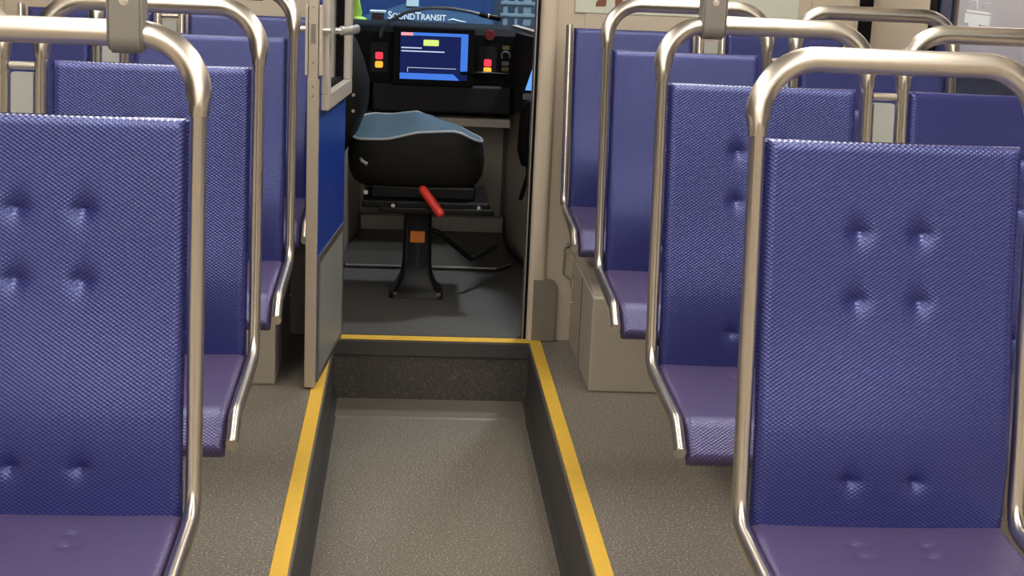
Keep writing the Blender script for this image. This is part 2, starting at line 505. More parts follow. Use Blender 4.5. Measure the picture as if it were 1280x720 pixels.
# grey spacer panels between the paired seats
def spacer(x, y, label):
    r = thing('seat_spacer', label, 'spacer panel', (x, y, 0), 'spacer panels between paired seats')
    bm = bmesh.new()
    sl = DYW/(ZW-ZB)
    z0, z1 = 0.3455, 1.000
    pts = rrect(-0.0205, 0.0205, z0, z1, 0.004, 3)
    A = [bm.verts.new((p[0], (p[1]-ZB)*sl - 0.004, p[1])) for p in pts]
    B = [bm.verts.new((p[0], (p[1]-ZB)*sl + 0.010, p[1])) for p in pts]
    n = len(pts); bm.faces.new(A); bm.faces.new(B)
    for i in range(n): bm.faces.new((A[i], A[(i+1) % n], B[(i+1) % n], B[i]))
    link('panel', bm, M['panel'], r)
    bm = bmesh.new(); zc = 1.0125; yc = (zc-ZB)*sl
    cyl(bm, (-0.0238, yc, zc), (0.0238, yc, zc), 0.0075, n=14)
    link('crossbar', bm, M['steel'], r, True, 40)
    return r
SPR, SPL = (RA+RW)/2, (LA+LW)/2
spacer(SPR, ROWS[1], 'pale grey spacer with crossbar between the second-row seats at right')
spacer(SPR, ROWS[2], 'pale spacer seen inside the loop of the nearest right seat, between third-row seats')
spacer(SPR, ROWS[3], 'beige spacer directly below the grey bracket at right, between the partition seats')
spacer(SPL, ROWS[1], 'pale grey spacer with crossbar between the second-row seats at far left')
spacer(SPL, ROWS[2], 'pale spacer below the left bracket, between the third-row seats')
spacer(SPL, ROWS[3], 'beige spacer just right of the left bracket, between the partition seats')

# brackets clamping vertical grab poles to the top rails
def grab_bracket(x, y, label):
    yt = y + DYW + 0.0155
    r = thing('rail_bracket', label, 'bracket', (x, yt, 0), 'grey brackets clamped on the seat rails')
    bm = bmesh.new()
    # side section: wraps under the rail and rises as a flat plate
    w = 0.0235
    zc = 1.136
    out = []
    R = 0.0235
    for k in range(13):
        t = math.radians(180 + 180*k/12)
        out.append((R*math.cos(t), zc - 0.0035 + R*math.sin(t)))
    out += [(R+0.002, 1.30), (-R+0.004, 1.30)]
    prism(bm, out, 'x', -w, w)
    bmesh.ops.bevel(bm, geom=[e for e in bm.edges if abs(e.verts[0].co.x - e.verts[1].co.x) < 1e-6], offset=0.004, segments=3, affect='EDGES', clamp_overlap=True)
    cl = link('clamp', bm, M['bracket'], r, True, 40)
    bm = bmesh.new()
    cyl(bm, (0, -0.0175, 1.180), (0, -0.0235, 1.180), 0.0070, 0.0064, n=20)
    cyl(bm, (0, -0.0230, 1.180), (0, -0.0262, 1.180), 0.0042, 0.0034, n=6)
    link('screw', bm, M['screw'], cl, True, 30)
    bm = bmesh.new()
    cyl(bm, (0, 0.002, 1.296), (0, 0.002, 2.06), 0.0175, n=20)
    link('pole', bm, M['steel'], r, True, 40)
grab_bracket(-0.381, ROWS[0], 'grey bracket with a screw on the rail of the nearest left seat')
grab_bracket(0.580, ROWS[1], 'grey bracket with a screw on the second-row rail right of the aisle')
grab_bracket(-0.380, ROWS[2], 'dark bracket underside at the top edge, on the third-row left rail')

# ------------------------------------------------------------------ the car shell
XL, XR = -1.26, 1.46
YB, YF = -3.0, 4.72
SL, SRX = -0.218, 0.4115
ZA = -0.20
# floor: two raised platforms, sunken aisle, front riser
bm = bmesh.new()
def quad(bm, pts, mi=0):
    f = bm.faces.new([bm.verts.new(p) for p in pts]); f.material_index = mi; return f
box(bm, XL, SL-0.012, YB, YF, -0.30, 0.0, 0, mi=0)
box(bm, SRX+0.012, XR, YB, YF, -0.30, 0.0, 0, mi=0)
box(bm, SL-0.012, SL, YB, 4.66, -0.30, -0.001, 0, mi=1)
box(bm, SRX, SRX+0.012, YB, 4.66, -0.30, -0.001, 0, mi=1)
box(bm, SL-0.012, SRX+0.012, 4.672, 4.74, -0.30, 0.0, 0, mi=2)
box(bm, SL, SRX, 4.660, 4.672, -0.30, -0.046, 0, mi=2)
box(bm, SL-0.012, SRX+0.012, 4.652, 4.672, -0.046, -0.0008, 0, mi=1)
box(bm, SL, SRX, YB, 4.66, -0.30, ZA, 0, mi=0)
# cove at the foot of the side walls
prism(bm, [(SL, ZA), (SL+0.016, ZA), (SL+0.005, ZA+0.012), (SL, ZA+0.05)], 'y', YB, 4.66, 1)
prism(bm, [(SRX, ZA), (SRX-0.018, ZA), (SRX-0.006, ZA+0.012), (SRX, ZA+0.05)], 'y', YB, 4.66, 1)
# smooth strip at the foot of the riser
prism(bm, [(4.47, ZA), (4.66, ZA), (4.66, ZA+0.004), (4.48, ZA+0.003)], 'x', SL, SRX, 3)
struct('floor', bm, [M['floor'], M['rubber'], M['riser'], M['threshold']])

def strip(name, x0, x1, y0, y1):
    bm = bmesh.new(); box(bm, x0, x1, y0, y1, 0.0, 0.003, 0.0012, 1)
    struct(name, bm, M['yellow'])
strip('trim_1', SL-0.040, SL-0.003, YB, 4.66)
strip('trim_2', SRX+0.003, SRX+0.041, YB, 4.716)
strip('trim_3', SL-0.003, SRX+0.003, 4.668, 4.716)
bm = bmesh.new()
box(bm, SL-0.003, SL+0.002, YB, 4.655, -0.012, 0.002, 0.001, 1)
box(bm, SRX-0.002, SRX+0.003, YB, 4.655, -0.012, 0.002, 0.001, 1)
struct('trim_4', bm, M['alu'])

# side walls with a long window each
def side_wall(name, x, s, wname, night):
    t = 0.06
    a, b = (x, x+s*t) if s > 0 else (x+s*t, x)
    bm = bmesh.new()
    w0, w1, wz0, wz1 = 0.4, 4.12, 0.82, 1.78
    box(bm, a, b, YB, YF+0.05, -0.30, wz0)
    box(bm, a, b, YB, YF+0.05, wz1, 2.12)
    box(bm, a, b, YB, w0, wz0, wz1)
    box(bm, a, b, w1, YF+0.05, wz0, wz1)
    struct(name, bm, M['beige'])
    root = bpy.data.objects.new(wname, None); COL.objects.link(root); root['kind'] = 'structure'
    bm = bmesh.new()
    # gasket ring
    g = 0.05; f0, f1 = (x-s*0.010, x+s*0.03)
    lo, hi = min(f0, f1), max(f0, f1)
    box(bm, lo, hi, w0, w1+0.035, wz0-0.02, wz0+0.02, 0.003)
    box(bm, lo, hi, w0, w1+0.035, wz1-0.02, wz1+0.02, 0.003)
    box(bm, lo, hi, w1-0.02, w1+0.04, wz0+0.02, wz1-0.02, 0.003)
    box(bm, lo, hi, w0-0.02, w0+0.02, wz0+0.02, wz1-0.02, 0.003)
    link('window_gasket', bm, M['gasket'], root)
    bm = bmesh.new()
    lo, hi = sorted((x+s*0.004, x+s*0.010))
    box(bm, lo, hi, w0+0.02, w1-0.02, wz0+0.02, wz1-0.02)
    link('window_glass', bm, M['nightglass'], root)
    bm = bmesh.new()
    lo, hi = sorted((x-s*0.003, x+s*0.004))
    box(bm, lo, hi, w1-0.115, w1-0.02, wz0+0.02, wz1-0.02, 0.001, 1)
    link('window_edge_band', bm, M['navytrim'], root)
side_wall('wall_right', XR, 1, 'window_1', True)
side_wall('wall_left', XL, -1, 'window_2', True)
# dark outside beyond the side windows
bm = bmesh.new(); box(bm, -2.45, -2.35, -4, 7, -1, 3.5); struct('wall_outside_left', bm, M['night'])
bm = bmesh.new()
box(bm, 2.6, 2.7, -4, 16, 0.80, 3.5, mi=0); box(bm, 2.58, 2.6, -4, 16, -1, 0.80, mi=1)
struct('wall_outside_right', bm, [M['stationwall'], M['night']])

# front partition with the cab doorway
DX0, DX1 = -0.205, 0.398
bm = bmesh.new()
box(bm, XL, DX0-0.02, YF, YF+0.05, -0.3, 2.12)
box(bm, DX1+0.03, XR, YF, YF+0.05, -0.3, 2.12)
box(bm, DX0-0.02, DX1+0.03, YF, YF+0.05, 2.0, 2.12)
# raised cover panels with narrow seams
for a, b in ((0.545, 1.262), (1.268, 1.405)):
    box(bm, a, b, YF-0.004, YF, 0.0, 2.1, 0.001, 1)
box(bm, -1.24, -0.372, YF-0.004, YF, 0.0, 2.1, 0.001, 1)
box(bm, -0.366, -0.225, YF-0.004, YF, 0.0, 2.1, 0.001, 1)
struct('wall_front', bm, M['beige'])
bm = bmesh.new()
prism(bm, rrect(DX1+0.006, DX1+0.062, YF-0.022, YF+0.05, 0.018, 6, (0, 0, 1, 1)), 'z', 0.0, 2.0)
struct('trim_5', bm, M['beige2'], True, 40)
bm = bmesh.new()
box(bm, DX1-0.002, DX1+0.006, YF-0.008, YF+0.06, 0.0, 2.0)
struct('trim_6', bm, M['gasket'])
bm = bmesh.new()
box(bm, DX1-0.006, DX1-0.002, YF-0.004, YF+0.06, 0.0, 2.0)
struct('trim_7', bm, M['alu'])
bm = bmesh.new()
box(bm, XR-0.042, XR, YF-0.012, YF-0.0005, 0.0, 2.1)
struct('trim_8', bm, M['gasket'])
bm = bmesh.new()
box(bm, DX0-0.02, DX0, YF-0.012, YF+0.06, 0.0, 2.0, 0.003)
struct('trim_9', bm, M['frame'])
bm = bmesh.new()
box(bm, XL-0.06, XR+0.06, YB-0.06, YB, -0.3, 2.12)
box(bm, XL, XR, YB, YB+0.03, -0.2, 0.95, 0, mi=1)  # unseen dark lower band, added to darken reflections low on the backrests
struct('wall_back', bm, [M['beige'], M['rubber']])
bm = bmesh.new()
box(bm, XL-0.06, XR+0.06, YB-0.06, 6.9, 2.10, 2.16)
struct('ceiling', bm, M['ceiling'])
# seat support rails on the walls
bm = bmesh.new()
for y in ROWS:
    box(bm, 0.62, XR, y-0.055, y+0.015, 0.30, 0.345, 0.004)
    box(bm, XL, -0.42, y-0.055, y+0.015, 0.30, 0.345, 0.004)
struct('trim_10', bm, M['shell'])

for x, nm in ((-0.62, 'left'), (0.82, 'right')):
    r = thing('ceiling_light', 'long ceiling light strip above the %s seats, out of the frame' % nm, 'light', (x, 0.7, 2.10), 'ceiling light strips')
    bm = bmesh.new(); box(bm, -0.10, 0.10, -3.5, 3.7, -0.018, 0.0, 0.003); link('housing', bm, M['frame'], r)
    bm = bmesh.new(); prism(bm, [(-0.085, -0.018), (0.085, -0.018), (0.06, -0.034), (-0.06, -0.034)], 'y', -3.48, 3.68); link('diffuser', bm, M['lamp'], r)

r = thing('ceiling_light', 'broad cool fill light added behind the camera to light the seat backs, out of the frame', 'light', (0.1, -1.7, 2.10))  # added fill panel, gives the backrests cool highlights
bm = bmesh.new(); box(bm, -0.42, 0.42, -0.9, 0.9, -0.018, 0.0, 0.003); link('housing', bm, M['frame'], r)
bm = bmesh.new(); prism(bm, [(-0.40, -0.018), (0.40, -0.018), (0.36, -0.05), (-0.36, -0.05)], 'y', -0.88, 0.88); link('diffuser', bm, M['coolfill'], r)

# scuff plate, poster, equipment boxes, grab loop
bm = bmesh.new()
prism(bm, rrect(0.421, 0.497, 0.002, 0.206, 0.022, 6, (1, 0, 0, 0)), 'y', YF-0.025, YF-0.002)
bmesh.ops.bevel(bm, geom=[e for e in bm.edges if abs(e.verts[0].co.y-e.verts[1].co.y) < 1e-6 and e.verts[0].co.y < YF-0.02], offset=0.002, segments=2, affect='EDGES')
tag(link('scuff_plate', bm, M['guard']), 'grey-brown rounded scuff plate at the foot of the right doorpost', 'plate')

r = thing('poster', 'pale poster with brown boots on the partition above the right seats', 'poster', (0, YF-0.0035, 0))
bm = bmesh.new(); box(bm, 0.512, 1.222, -0.003, 0.0, 1.066, 1.52, 0.0008, 1); sh_ = link('sheet', bm, M['poster'], r)
for i, x in enumerate((0.596, 0.650)):
    bm = bmesh.new()
    s = 1 if i == 0 else -1
    pts = [(-0.019, 0.0), (0.012, 0.002), (0.013, 0.03), (0.019, 0.075), (-0.003, 0.078), (-0.006, 0.03), (-0.018, 0.012)]
    pts = [(x + s*p[0]*1.05, 1.0865 - i*0.001 + p[1]) for p in pts]
    if s < 0: pts = pts[::-1]
    prism(bm, pts, 'y', -0.0042, -0.0028)
    link('printed_boot', bm, M['boot'], sh_)

def eq_box(x0, x1, y0, y1, side, label):
    r = thing('equipment_box', label, 'box', ((x0+x1)/2, (y0+y1)/2, 0))
    cx, cy = (x0+x1)/2, (y0+y1)/2
    bm = bmesh.new(); box(bm, x0-cx, x1-cx, y0-cy, y1-cy, 0.0, 0.285, 0.006); bd_ = link('body', bm, M['greybox'], r)
    bm = bmesh.new()
    prism(bm, [(y0-cy+0.03, 0.286), (y1-cy, 0.286), (y1-cy, 0.298), (y0-cy+0.10, 0.298)], 'x', x0-cx+0.004, x1-cx-0.004)
    link('lid', bm, M['greybox'], r)
    sx = x0-cx if side < 0 else x1-cx
    for z, y in ((0.235, y1-cy-0.05), (0.14, y1-cy-0.035), (0.10, y1-cy-0.035)):
        bm = bmesh.new(); cyl(bm, (sx, y, z), (sx+side*0.005, y, z), 0.006, n=12)
        link('rivet', bm, M['screw'], bd_)
    bm = bmesh.new()
    sx = x0-cx if side < 0 else x1-cx
    box(bm, min(sx, sx+side*0.0015), max(sx, sx+side*0.0015), y0-cy+0.27, y0-cy+0.273, 0.005, 0.28)
    link('seam', bm, M['shell'], bd_)
    return r
eq_box(0.546, XR-0.003, 4.147, YF-0.006, -1, 'beige-grey equipment box on the floor under the right partition seats')
eq_box(XL+0.003, -0.363, 4.150, YF-0.006, 1, 'beige-grey equipment box under the left seats, beside the open cab door')

r = thing('grab_loop', 'small bent metal loop on the beige wall beside the right grey box', 'handle', (0.524, YF-0.006, 0.27))
bm = bmesh.new()
sweep(bm, fillet([(0.004, 0.0, 0.055), (0.004, -0.035, 0.055), (-0.010, -0.045, 0.050), (-0.010, -0.045, -0.035), (0.022, -0.05, -0.055)], [0, 0.012, 0.008, 0.012, 0], 6), 0.0042, n=10)
link('loop', bm, M['bracket'], r, True, 40)
bm = bmesh.new(); cyl(bm, (0.021, -0.050, -0.050), (0.021, -0.050, -0.078), 0.0075, n=14); link('catch', bm, M['screw'], r, True, 40)

# sticker on the right window
bm = bmesh.new()
def st(y0, y1, z0, z1): box(bm, XR-0.0015, XR+0.0035, y0, y1, z0, z1)
st(3.735, 3.905, 1.118, 1.142)
st(3.735, 3.895, 1.146, 1.151)
st(3.80, 3.872, 1.094, 1.118)
cyls = fillet([(XR, 3.90, 1.152), (XR, 3.885, 1.172), (XR, 3.83, 1.180), (XR, 3.825, 1.153)], [0, 0.012, 0.012, 0], 6)
sweep(bm, cyls, 0.0012, n=6)
sweep(bm, fillet([(XR, 3.80, 1.153), (XR, 3.785, 1.172), (XR, 3.74, 1.175)], [0, 0.012, 0], 6), 0.0012, n=6)
tag(link('window_sticker', bm, M['sticker']), 'white sticker on the right side window at the upper right corner', 'sticker')

# ------------------------------------------------------------------ cab door, standing open along the aisle
hx, hy = -0.2115, 4.690
lx, ly = -0.2625, 4.112
LEN = math.hypot(lx-hx, ly-hy)
rz = math.atan2(ly-hy, lx-hx)           # local +x runs from hinge to latch edge; +y is towards the aisle
door = bpy.data.objects.new('door_1', None); COL.objects.link(door)
door['kind'] = 'structure'
door.location = (hx, hy, 0); door.rotation_euler = (0, 0, rz)
T = 0.015
def dbox(name, m, x0, x1, y0, y1, z0, z1, bev=0.0015):
    bm = bmesh.new(); box(bm, x0, x1, y0, y1, z0, z1, bev); return link(name, bm, m, door)
bm = bmesh.new()
box(bm, 0.0, LEN-0.024, -T, T, 0.012, 0.800, 0.001)
box(bm, 0.0, 0.055, -T, T, 0.800, 1.62, 0.001)
box(bm, LEN-0.085, LEN-0.024, -T, T, 0.800, 1.62, 0.001)
box(bm, 0.0, LEN-0.024, -T, T, 1.62, 1.95, 0.001)
link('door_leaf', bm, M['doorblue'], door)
bm = bmesh.new()
box(bm, LEN-0.024, LEN, -T, T, 0.006, 0.885, 0.0015)
box(bm, LEN-0.022, LEN-0.002, -T+0.002, T-0.002, 0.885, 1.95, 0.0015)
link('edge_stile', bm, M['doorstile'], door)
kp_ = dbox('kick_plate', M['kick'], 0.035, LEN-0.055, T, T+0.002, 0.03, 0.36, 0.0005)
bm = bmesh.new()
for a, b, c, d in ((0.015, LEN-0.035, 0.36, 0.385), (0.015, 0.037, 0.012, 0.36), (LEN-0.057, LEN-0.035, 0.012, 0.36), (0.037, LEN-0.057, 0.012, 0.03)):
    box(bm, a, b, T, T+0.004, c, d, 0.001, 1)
link('kick_border', bm, M['alu'], kp_)
bm = bmesh.new()
x0, x1, z0, z1, w = 0.02, LEN-0.05, 0.795, 1.66, 0.045
for a, b, c, d in ((x0, x1, z0, z0+w), (x0, x1, z1-w, z1), (x0, x0+w, z0+w, z1-w), (x1-w, x1, z0+w, z1-w)):
    box(bm, a, b, T, T+0.022, c, d, 0.003)
    box(bm, a, b, -T-0.008, -T, c, d, 0.003)
wf_ = link('window_frame', bm, M['frame'], door)
bm = bmesh.new()
x0 += w; x1 -= w; z0 += w; z1 -= w
for a, b, c, d in ((x0-0.012, x1+0.012, z0-0.012, z0+0.010), (x0-0.012, x1+0.012, z1-0.01, z1+0.012), (x0-0.012, x0+0.01, z0, z1), (x1-0.01, x1+0.012, z0, z1)):
    box(bm, a, b, -0.012, 0.012, c, d)
link('window_seal', bm, M['gasket'], wf_)
bm = bmesh.new(); box(bm, x0-0.005, x1+0.005, -0.003, 0.003, z0-0.005, z1+0.005); link('window_pane', bm, M['clearglass'], wf_)
for s in (1, -1):
    bm = bmesh.new()
    ys = sorted((s*T, s*(T+0.008)))
    box(bm, LEN-0.046, LEN-0.004, ys[0], ys[1], 0.895, 1.085, 0.002)
    lp_ = link('lock_plate', bm, M['frame'], door)
    bm = bmesh.new()
    h = 1.018
    cyl(bm, (LEN-0.025, s*(T+0.008), h), (LEN-0.025, s*(T+0.030), h), 0.0095, 0.008, n=18)
    k = 1.0 if s > 0 else 0.55
    path = [(LEN-0.025, s*(T+0.040*k), h), (LEN-0.032, s*(T+0.056*k), h), (LEN-0.055, s*(T+0.074*k), h), (LEN-0.095, s*(T+0.084*k), h), (LEN-0.135, s*(T+0.086*k), h)]
    sweep(bm, fillet(path, [0, 0.012, 0.03, 0.05, 0], 5), [(0.0075, 0.009)] * 3 + [(0.010, 0.013)] * (len(fillet(path, [0, 0.012, 0.03, 0.05, 0], 5)) - 3), n=16, side=(0, 1, 0))
    link('lever_handle', bm, M['handle'], lp_, True, 45)
bm = bmesh.new()
for z in (0.865, 0.84, 0.93, 1.08):
    bx = LEN if z < 0.885 else LEN-0.002
    cyl(bm, (bx-0.001, 0, z), (bx+0.0015, 0, z), 0.0028, n=10)
box(bm, LEN-0.003, LEN+0.0005, -0.006, 0.006, 0.985, 1.035)
link('latch', bm, M['bracket'], door)

# ------------------------------------------------------------------ cab
bm = bmesh.new()
box(bm, -1.2, 1.4, 4.74, 6.9, -0.30, 0.0)
o = struct('floor_cab', bm, M['cabfloor'])
WL = [(-1.2, 4.77), (-0.42, 4.80), (-0.30, 5.75), (-0.20, 6.30)]
bm = bmesh.new()
# footwell: front panel and slanting side panels
box(bm, -0.24, 0.46, 6.30, 6.33, 0.0, 0.56)
prism(bm, [(0.420, 6.30), (0.500, 5.80), (0.60, 4.90), (0.63, 4.90), (0.53, 5.80), (0.45, 6.33)], 'z', 0.0, 0.93)
prism(bm, [(-0.195, 6.30), (-0.28, 5.72), (-0.40, 4.90), (-0.43, 4.90), (-0.31, 5.72), (-0.225, 6.33)], 'z', 0.0, 0.90)
struct('wall_footwell', bm, M['footwell'])
bm = bmesh.new(); box(bm, -0.20, 0.412, 6.0, 6.30, 0.535, 0.569, 0.004)
struct('trim_11', bm, M['ledge'])
bm = bmesh.new()
prism(bm, [(0.414, 6.24), (0.488, 5.80), (0.502, 5.80), (0.428, 6.24)], 'z', 0.0, 0.02)
box(bm, 0.405, 0.418, 6.285, 6.30, 0.02, 0.51)
struct('baseboard_cab', bm, M['plate'])
# cab shell
bm = bmesh.new()
box(bm, -1.26, -1.2, 4.77, 6.9, -0.3, 2.1)
box(bm, 1.40, 1.46, 4.77, 6.9, -0.3, 2.1)
struct('wall_cab', bm, M['black'])

# foot plate and tread riser
r = thing('foot_plate', 'dark sloping foot plate on the cab floor with a tread-plate kick strip', 'foot rest', (0.1, 5.95, 0))
bm = bmesh.new()
prism(bm, [(-0.33, -0.22), (0.26, -0.22), (0.325, -0.15), (0.31, 0.28), (-0.285, 0.28), (-0.37, -0.2)], 'z', 0.003, 0.016)
for v in bm.verts: v.co.z += max(0, (v.co.y+0.22))*0.085
link('plate', bm, M['plate'], r)
bm = bmesh.new(); sweep(bm, [(-0.33, -0.222, 0.012), (0.262, -0.222, 0.012), (0.328, -0.152, 0.018)], 0.004, n=8); link('edge_strip', bm, M['alu'], r)
bm = bmesh.new(); box(bm, -0.29, 0.315, 0.285, 0.345, 0.002, 0.118, 0.003); link('tread_strip', bm, M['tread'], r)

# dashboard
DY = 6.0
r = thing('dashboard', 'black driver dashboard with lit buttons below the windscreen', 'dashboard', (0.11, DY, 0.0))
bm = bmesh.new()
prism(bm, [(0.0, 0.70), (-0.005, 0.902), (0.03, 0.921), (0.46, 0.921), (0.46, 0.60), (0.24, 0.60), (0.03, 0.69)], 'x', -0.66, 0.42)
link('console', bm, M['black'], r)
bm = bmesh.new()
box(bm, -0.255, 0.30, -0.02, 0.23, 0.590, 0.702, 0.012, 4); link('lower_panel', bm, M['blackpanel'], r)
bm = bmesh.new()
prism(bm, [(0.311, -0.005), (0.365, -0.25), (0.42, -0.25), (0.42, 0.1), (0.311, 0.1)], 'z', 0.62, 0.917)
link('side_wing', bm, M['blackpanel'], r)
def panel_frame(name, x0, x1, z0, z1, y, t, m, rr=0.006, par=None):
    bm = bmesh.new(); prism(bm, rrect(x0, x1, z0, z1, rr, 4), 'y', y-t, y); return link(name, bm, m, par or r)
X0 = 0.11
for (cx, zr, za, zp0, zp1) in ((-0.1215, 0.808, 0.774, 0.742, 0.86), (0.311, 0.795, 0.765, 0.742, 0.86)):
    sp_ = panel_frame('switch_plate', cx-X0-0.034, cx-X0+0.034, zp0, zp1, -0.0045, 0.004, M['blackpanel'])
    panel_frame('red_button', cx-X0-0.015, cx-X0+0.015, zr-0.014, zr+0.014, -0.0085, 0.006, M['red_lit'], par=sp_)
    panel_frame('amber_button', cx-X0-0.0155, cx-X0+0.0155, za-0.013, za+0.012, -0.0085, 0.006, M['amber_lit'], par=sp_)
bm = bmesh.new()
c = (0.315-X0, 0.906)
cyl(bm, (c[0], 0.0, c[1]-0.001), (c[0], -0.018, c[1]-0.001), 0.013, n=20)
cyl(bm, (c[0], -0.018, c[1]-0.001), (c[0], -0.030, c[1]-0.001), 0.0215, 0.019, n=24)
link('stop_button', bm, M['estop'], r, True, 40)
for z, nm, mm in ((0.857, 'small_button', 'dim_amber'), (0.795, 'small_button', 'dim_grey'), (0.772, 'small_button', 'dim_amber')):
    panel_frame(nm, 0.382-X0-0.014, 0.382-X0+0.014, z-0.008, z+0.008, -0.003, 0.004, M[mm], 0.002)
bm = bmesh.new()
pts = [(0.382-X0+0.0165*math.cos(math.radians(a)), -0.006, 0.825+0.0165*math.sin(math.radians(a))) for a in range(-30, 240, 15)]
sweep(bm, pts, 0.003, n=8); ring_ = link('rotary_ring', bm, M['dim_grey'], r)
bm = bmesh.new(); cyl(bm, (0.382-X0, 0.0, 0.825), (0.382-X0, -0.014, 0.825), 0.011, n=18); link('rotary_knob', bm, M['black'], ring_, True, 40)

# driver display
r = thing('driver_display', 'lit blue driver display set in the dashboard', 'screen', (0.0955, DY-0.0105, 0.814))
W, Hh = 0.268, 0.184
bm = bmesh.new(); box(bm, -W/2-0.030, W/2+0.026, -0.020, 0.004, -Hh/2-0.026, Hh/2+0.022, 0.006, 3); link('bezel', bm, M['black'], r)
def scr(name, m, x0, x1, z0, z1, d=0.0):
    bm = bmesh.new(); box(bm, x0, x1, -0.0215-d, -0.0195-d, z0, z1); return link(name, bm, M[m], r)
scr('screen_panel', 'scr_dark', -W/2, W/2, -Hh/2, Hh/2)
bm = bmesh.new()
box(bm, -W/2+0.05, W/2, -0.0225, -0.0212, Hh/2-0.012, Hh/2)
box(bm, W/2-0.028, W/2, -0.0225, -0.0212, -Hh/2+0.035, Hh/2-0.012)
prism(bm, [(-W/2, -Hh/2), (W/2-0.030, -Hh/2), (W/2-0.055, -Hh/2+0.024), (-W/2, -Hh/2+0.024)], 'y', -0.0225, -0.0212)
link('screen_bars', bm, M['scr_light'], r)
scr('screen_tab', 'scr_pink', -W/2+0.002, -W/2+0.050, Hh/2-0.013, Hh/2-0.001, 0.0008)
bm = bmesh.new(); prism(bm, rrect(-0.043, 0.018, Hh/2-0.051, Hh/2-0.027, 0.004, 3), 'y', -0.0225, -0.0212); link('screen_badge', bm, M['scr_lime'], r)
bm = bmesh.new()
box(bm, -W/2+0.004, -W/2+0.085, -0.0222, -0.0212, 0.029, 0.0335)
box(bm, -W/2+0.004, -W/2+0.175, -0.0222, -0.0212, 0.016, 0.0205)
box(bm, -W/2+0.03, W/2-0.045, -0.0222, -0.0212, -0.0475, -0.0455)
box(bm, -W/2+0.03, -W/2+0.032, -0.0222, -0.0212, -0.064, -0.0475)
link('screen_lines', bm, M['scr_white'], r)
# black stalk lever in front of the display
bm = bmesh.new()
sweep(bm, [(0.395, DY-0.03, 0.752), (0.33, DY-0.055, 0.757), (0.26, DY-0.07, 0.7565), (0.20, DY-0.075, 0.756)], [0.006, 0.007, 0.009, 0.006], n=12)
cyl(bm, (0.392, DY-0.0085, 0.752), (0.392, DY-0.04, 0.752), 0.010, n=14)
tag(link('stalk_lever', bm, M['blackmetal'], None, True, 40), 'black stalk lever reaching across the lower right of the blue display', 'lever')

# gooseneck microphone
r = thing('gooseneck_microphone', 'grey gooseneck microphone arching over the dashboard', 'microphone', (-0.118, 5.96, 0.88))
bm = bmesh.new()
cyl(bm, (0, 0.03, 0.0), (0, -0.008, 0.004), 0.012, n=16); link('base', bm, M['black'], r, True, 40)
ctrl = [(0, 0.0, 0.0), (0.005, -0.02, 0.035), (0.035, -0.03, 0.068), (0.105, -0.04, 0.108), (0.185, -0.05, 0.126), (0.27, -0.05, 0.128), (0.345, -0.05, 0.118), (0.395, -0.05, 0.107)]
bm = bmesh.new(); sweep(bm, fillet(ctrl, [0, 0.02, 0.08, 0.15, 0.2, 0.2, 0.2, 0], 5), 0.0065, n=10); link('neck', bm, mat('gooseneck_grey', (0.17, 0.18, 0.19), 0.35, 0.5), r, True, 40)
bm = bmesh.new(); sweep(bm, [(0.385, -0.05, 0.109), (0.395, -0.05, 0.107), (0.425, -0.05, 0.102), (0.465, -0.05, 0.096), (0.470, -0.05, 0.095)], [0.008, 0.0105, 0.0105, 0.012, 0.008], n=14); cap_ = link('capsule', bm, M['blackmetal'], r, True, 40)
bm = bmesh.new(); sweep(bm, [(0.418, -0.05, 0.1032), (0.424, -0.05, 0.1022)], 0.0118, n=14); link('capsule_ring', bm, M['screw'], cap_, True, 40)

# radio handset with cord, side display
r = thing('radio_handset', 'black radio handset hanging on the right cab wall', 'handset', (0.462, 5.66, 0.57))
bm = bmesh.new()
sweep(bm, [(0.012, 0.0, 0.112), (0.008, 0.0, 0.10), (-0.006, 0.0, 0.075), (-0.012, 0.0, 0.0), (-0.010, 0.0, -0.07), (0.002, 0.0, -0.125), (0.010, 0, -0.135)], [(0.015, 0.02), (0.028, 0.03), (0.033, 0.032), (0.029, 0.03), (0.034, 0.032), (0.028, 0.03), (0.012, 0.015)], n=18)
hb_ = link('handset_body', bm, M['black'], r, True, 50)
bm = bmesh.new(); box(bm, 0.004, 0.014, -0.036, -0.030, -0.04, 0.05, 0.003); link('grip_inlay', bm, M['bracket'], hb_)
bm = bmesh.new(); box(bm, 0.0, 0.05, -0.02, 0.02, 0.07, 0.105, 0.006); link('cradle', bm, M['black'], r)
bm = bmesh.new(); sweep(bm, fillet([(0.004, 0.0, -0.13), (0.003, 0.0, -0.17), (-0.020, 0.0, -0.265), (-0.022, 0.0, -0.275)], [0, 0.05, 0.03, 0], 5), [0.0075]*14, n=10) if False else sweep(bm, [(0.004, 0.0, -0.125), (0.003, 0.0, -0.17), (-0.010, 0.0, -0.225), (-0.020, 0.0, -0.262), (-0.023, 0, -0.270)], [0.010, 0.008, 0.009, 0.009, 0.004], n=10)
link('strap', bm, M['black'], r, True, 50)

r = thing('side_display', 'small blue lit side display at the right edge of the doorway', 'screen', (0.452, 5.62, 0.79), rot=(0, 0, math.radians(-18)))
bm = bmesh.new(); prism(bm, [(-0.022, -0.068), (0.085, -0.068), (0.10, 0.125), (0.033, 0.125)], 'y', 0.0, 0.03); link('casing', bm, M['black'], r)
bm = bmesh.new(); prism(bm, [(-0.015, -0.062), (0.078, -0.062), (0.09, 0.116), (0.038, 0.116)], 'y', -0.002, 0.0); link('screen_panel', bm, M['side_lit'], r)
bm = bmesh.new(); box(bm, -0.022, 0.05, -0.012, 0.02, -0.098, -0.074, 0.004); link('keypad', bm, M['dim_grey'], r)

# driver seat, swivelled sideways
SX, SY = 0.045, 5.375
r = thing('driver_chair', 'black driver seat on a pedestal, blue-grey cushion top, swivelled sideways', 'seat', (SX, SY, 0))
bm = bmesh.new()
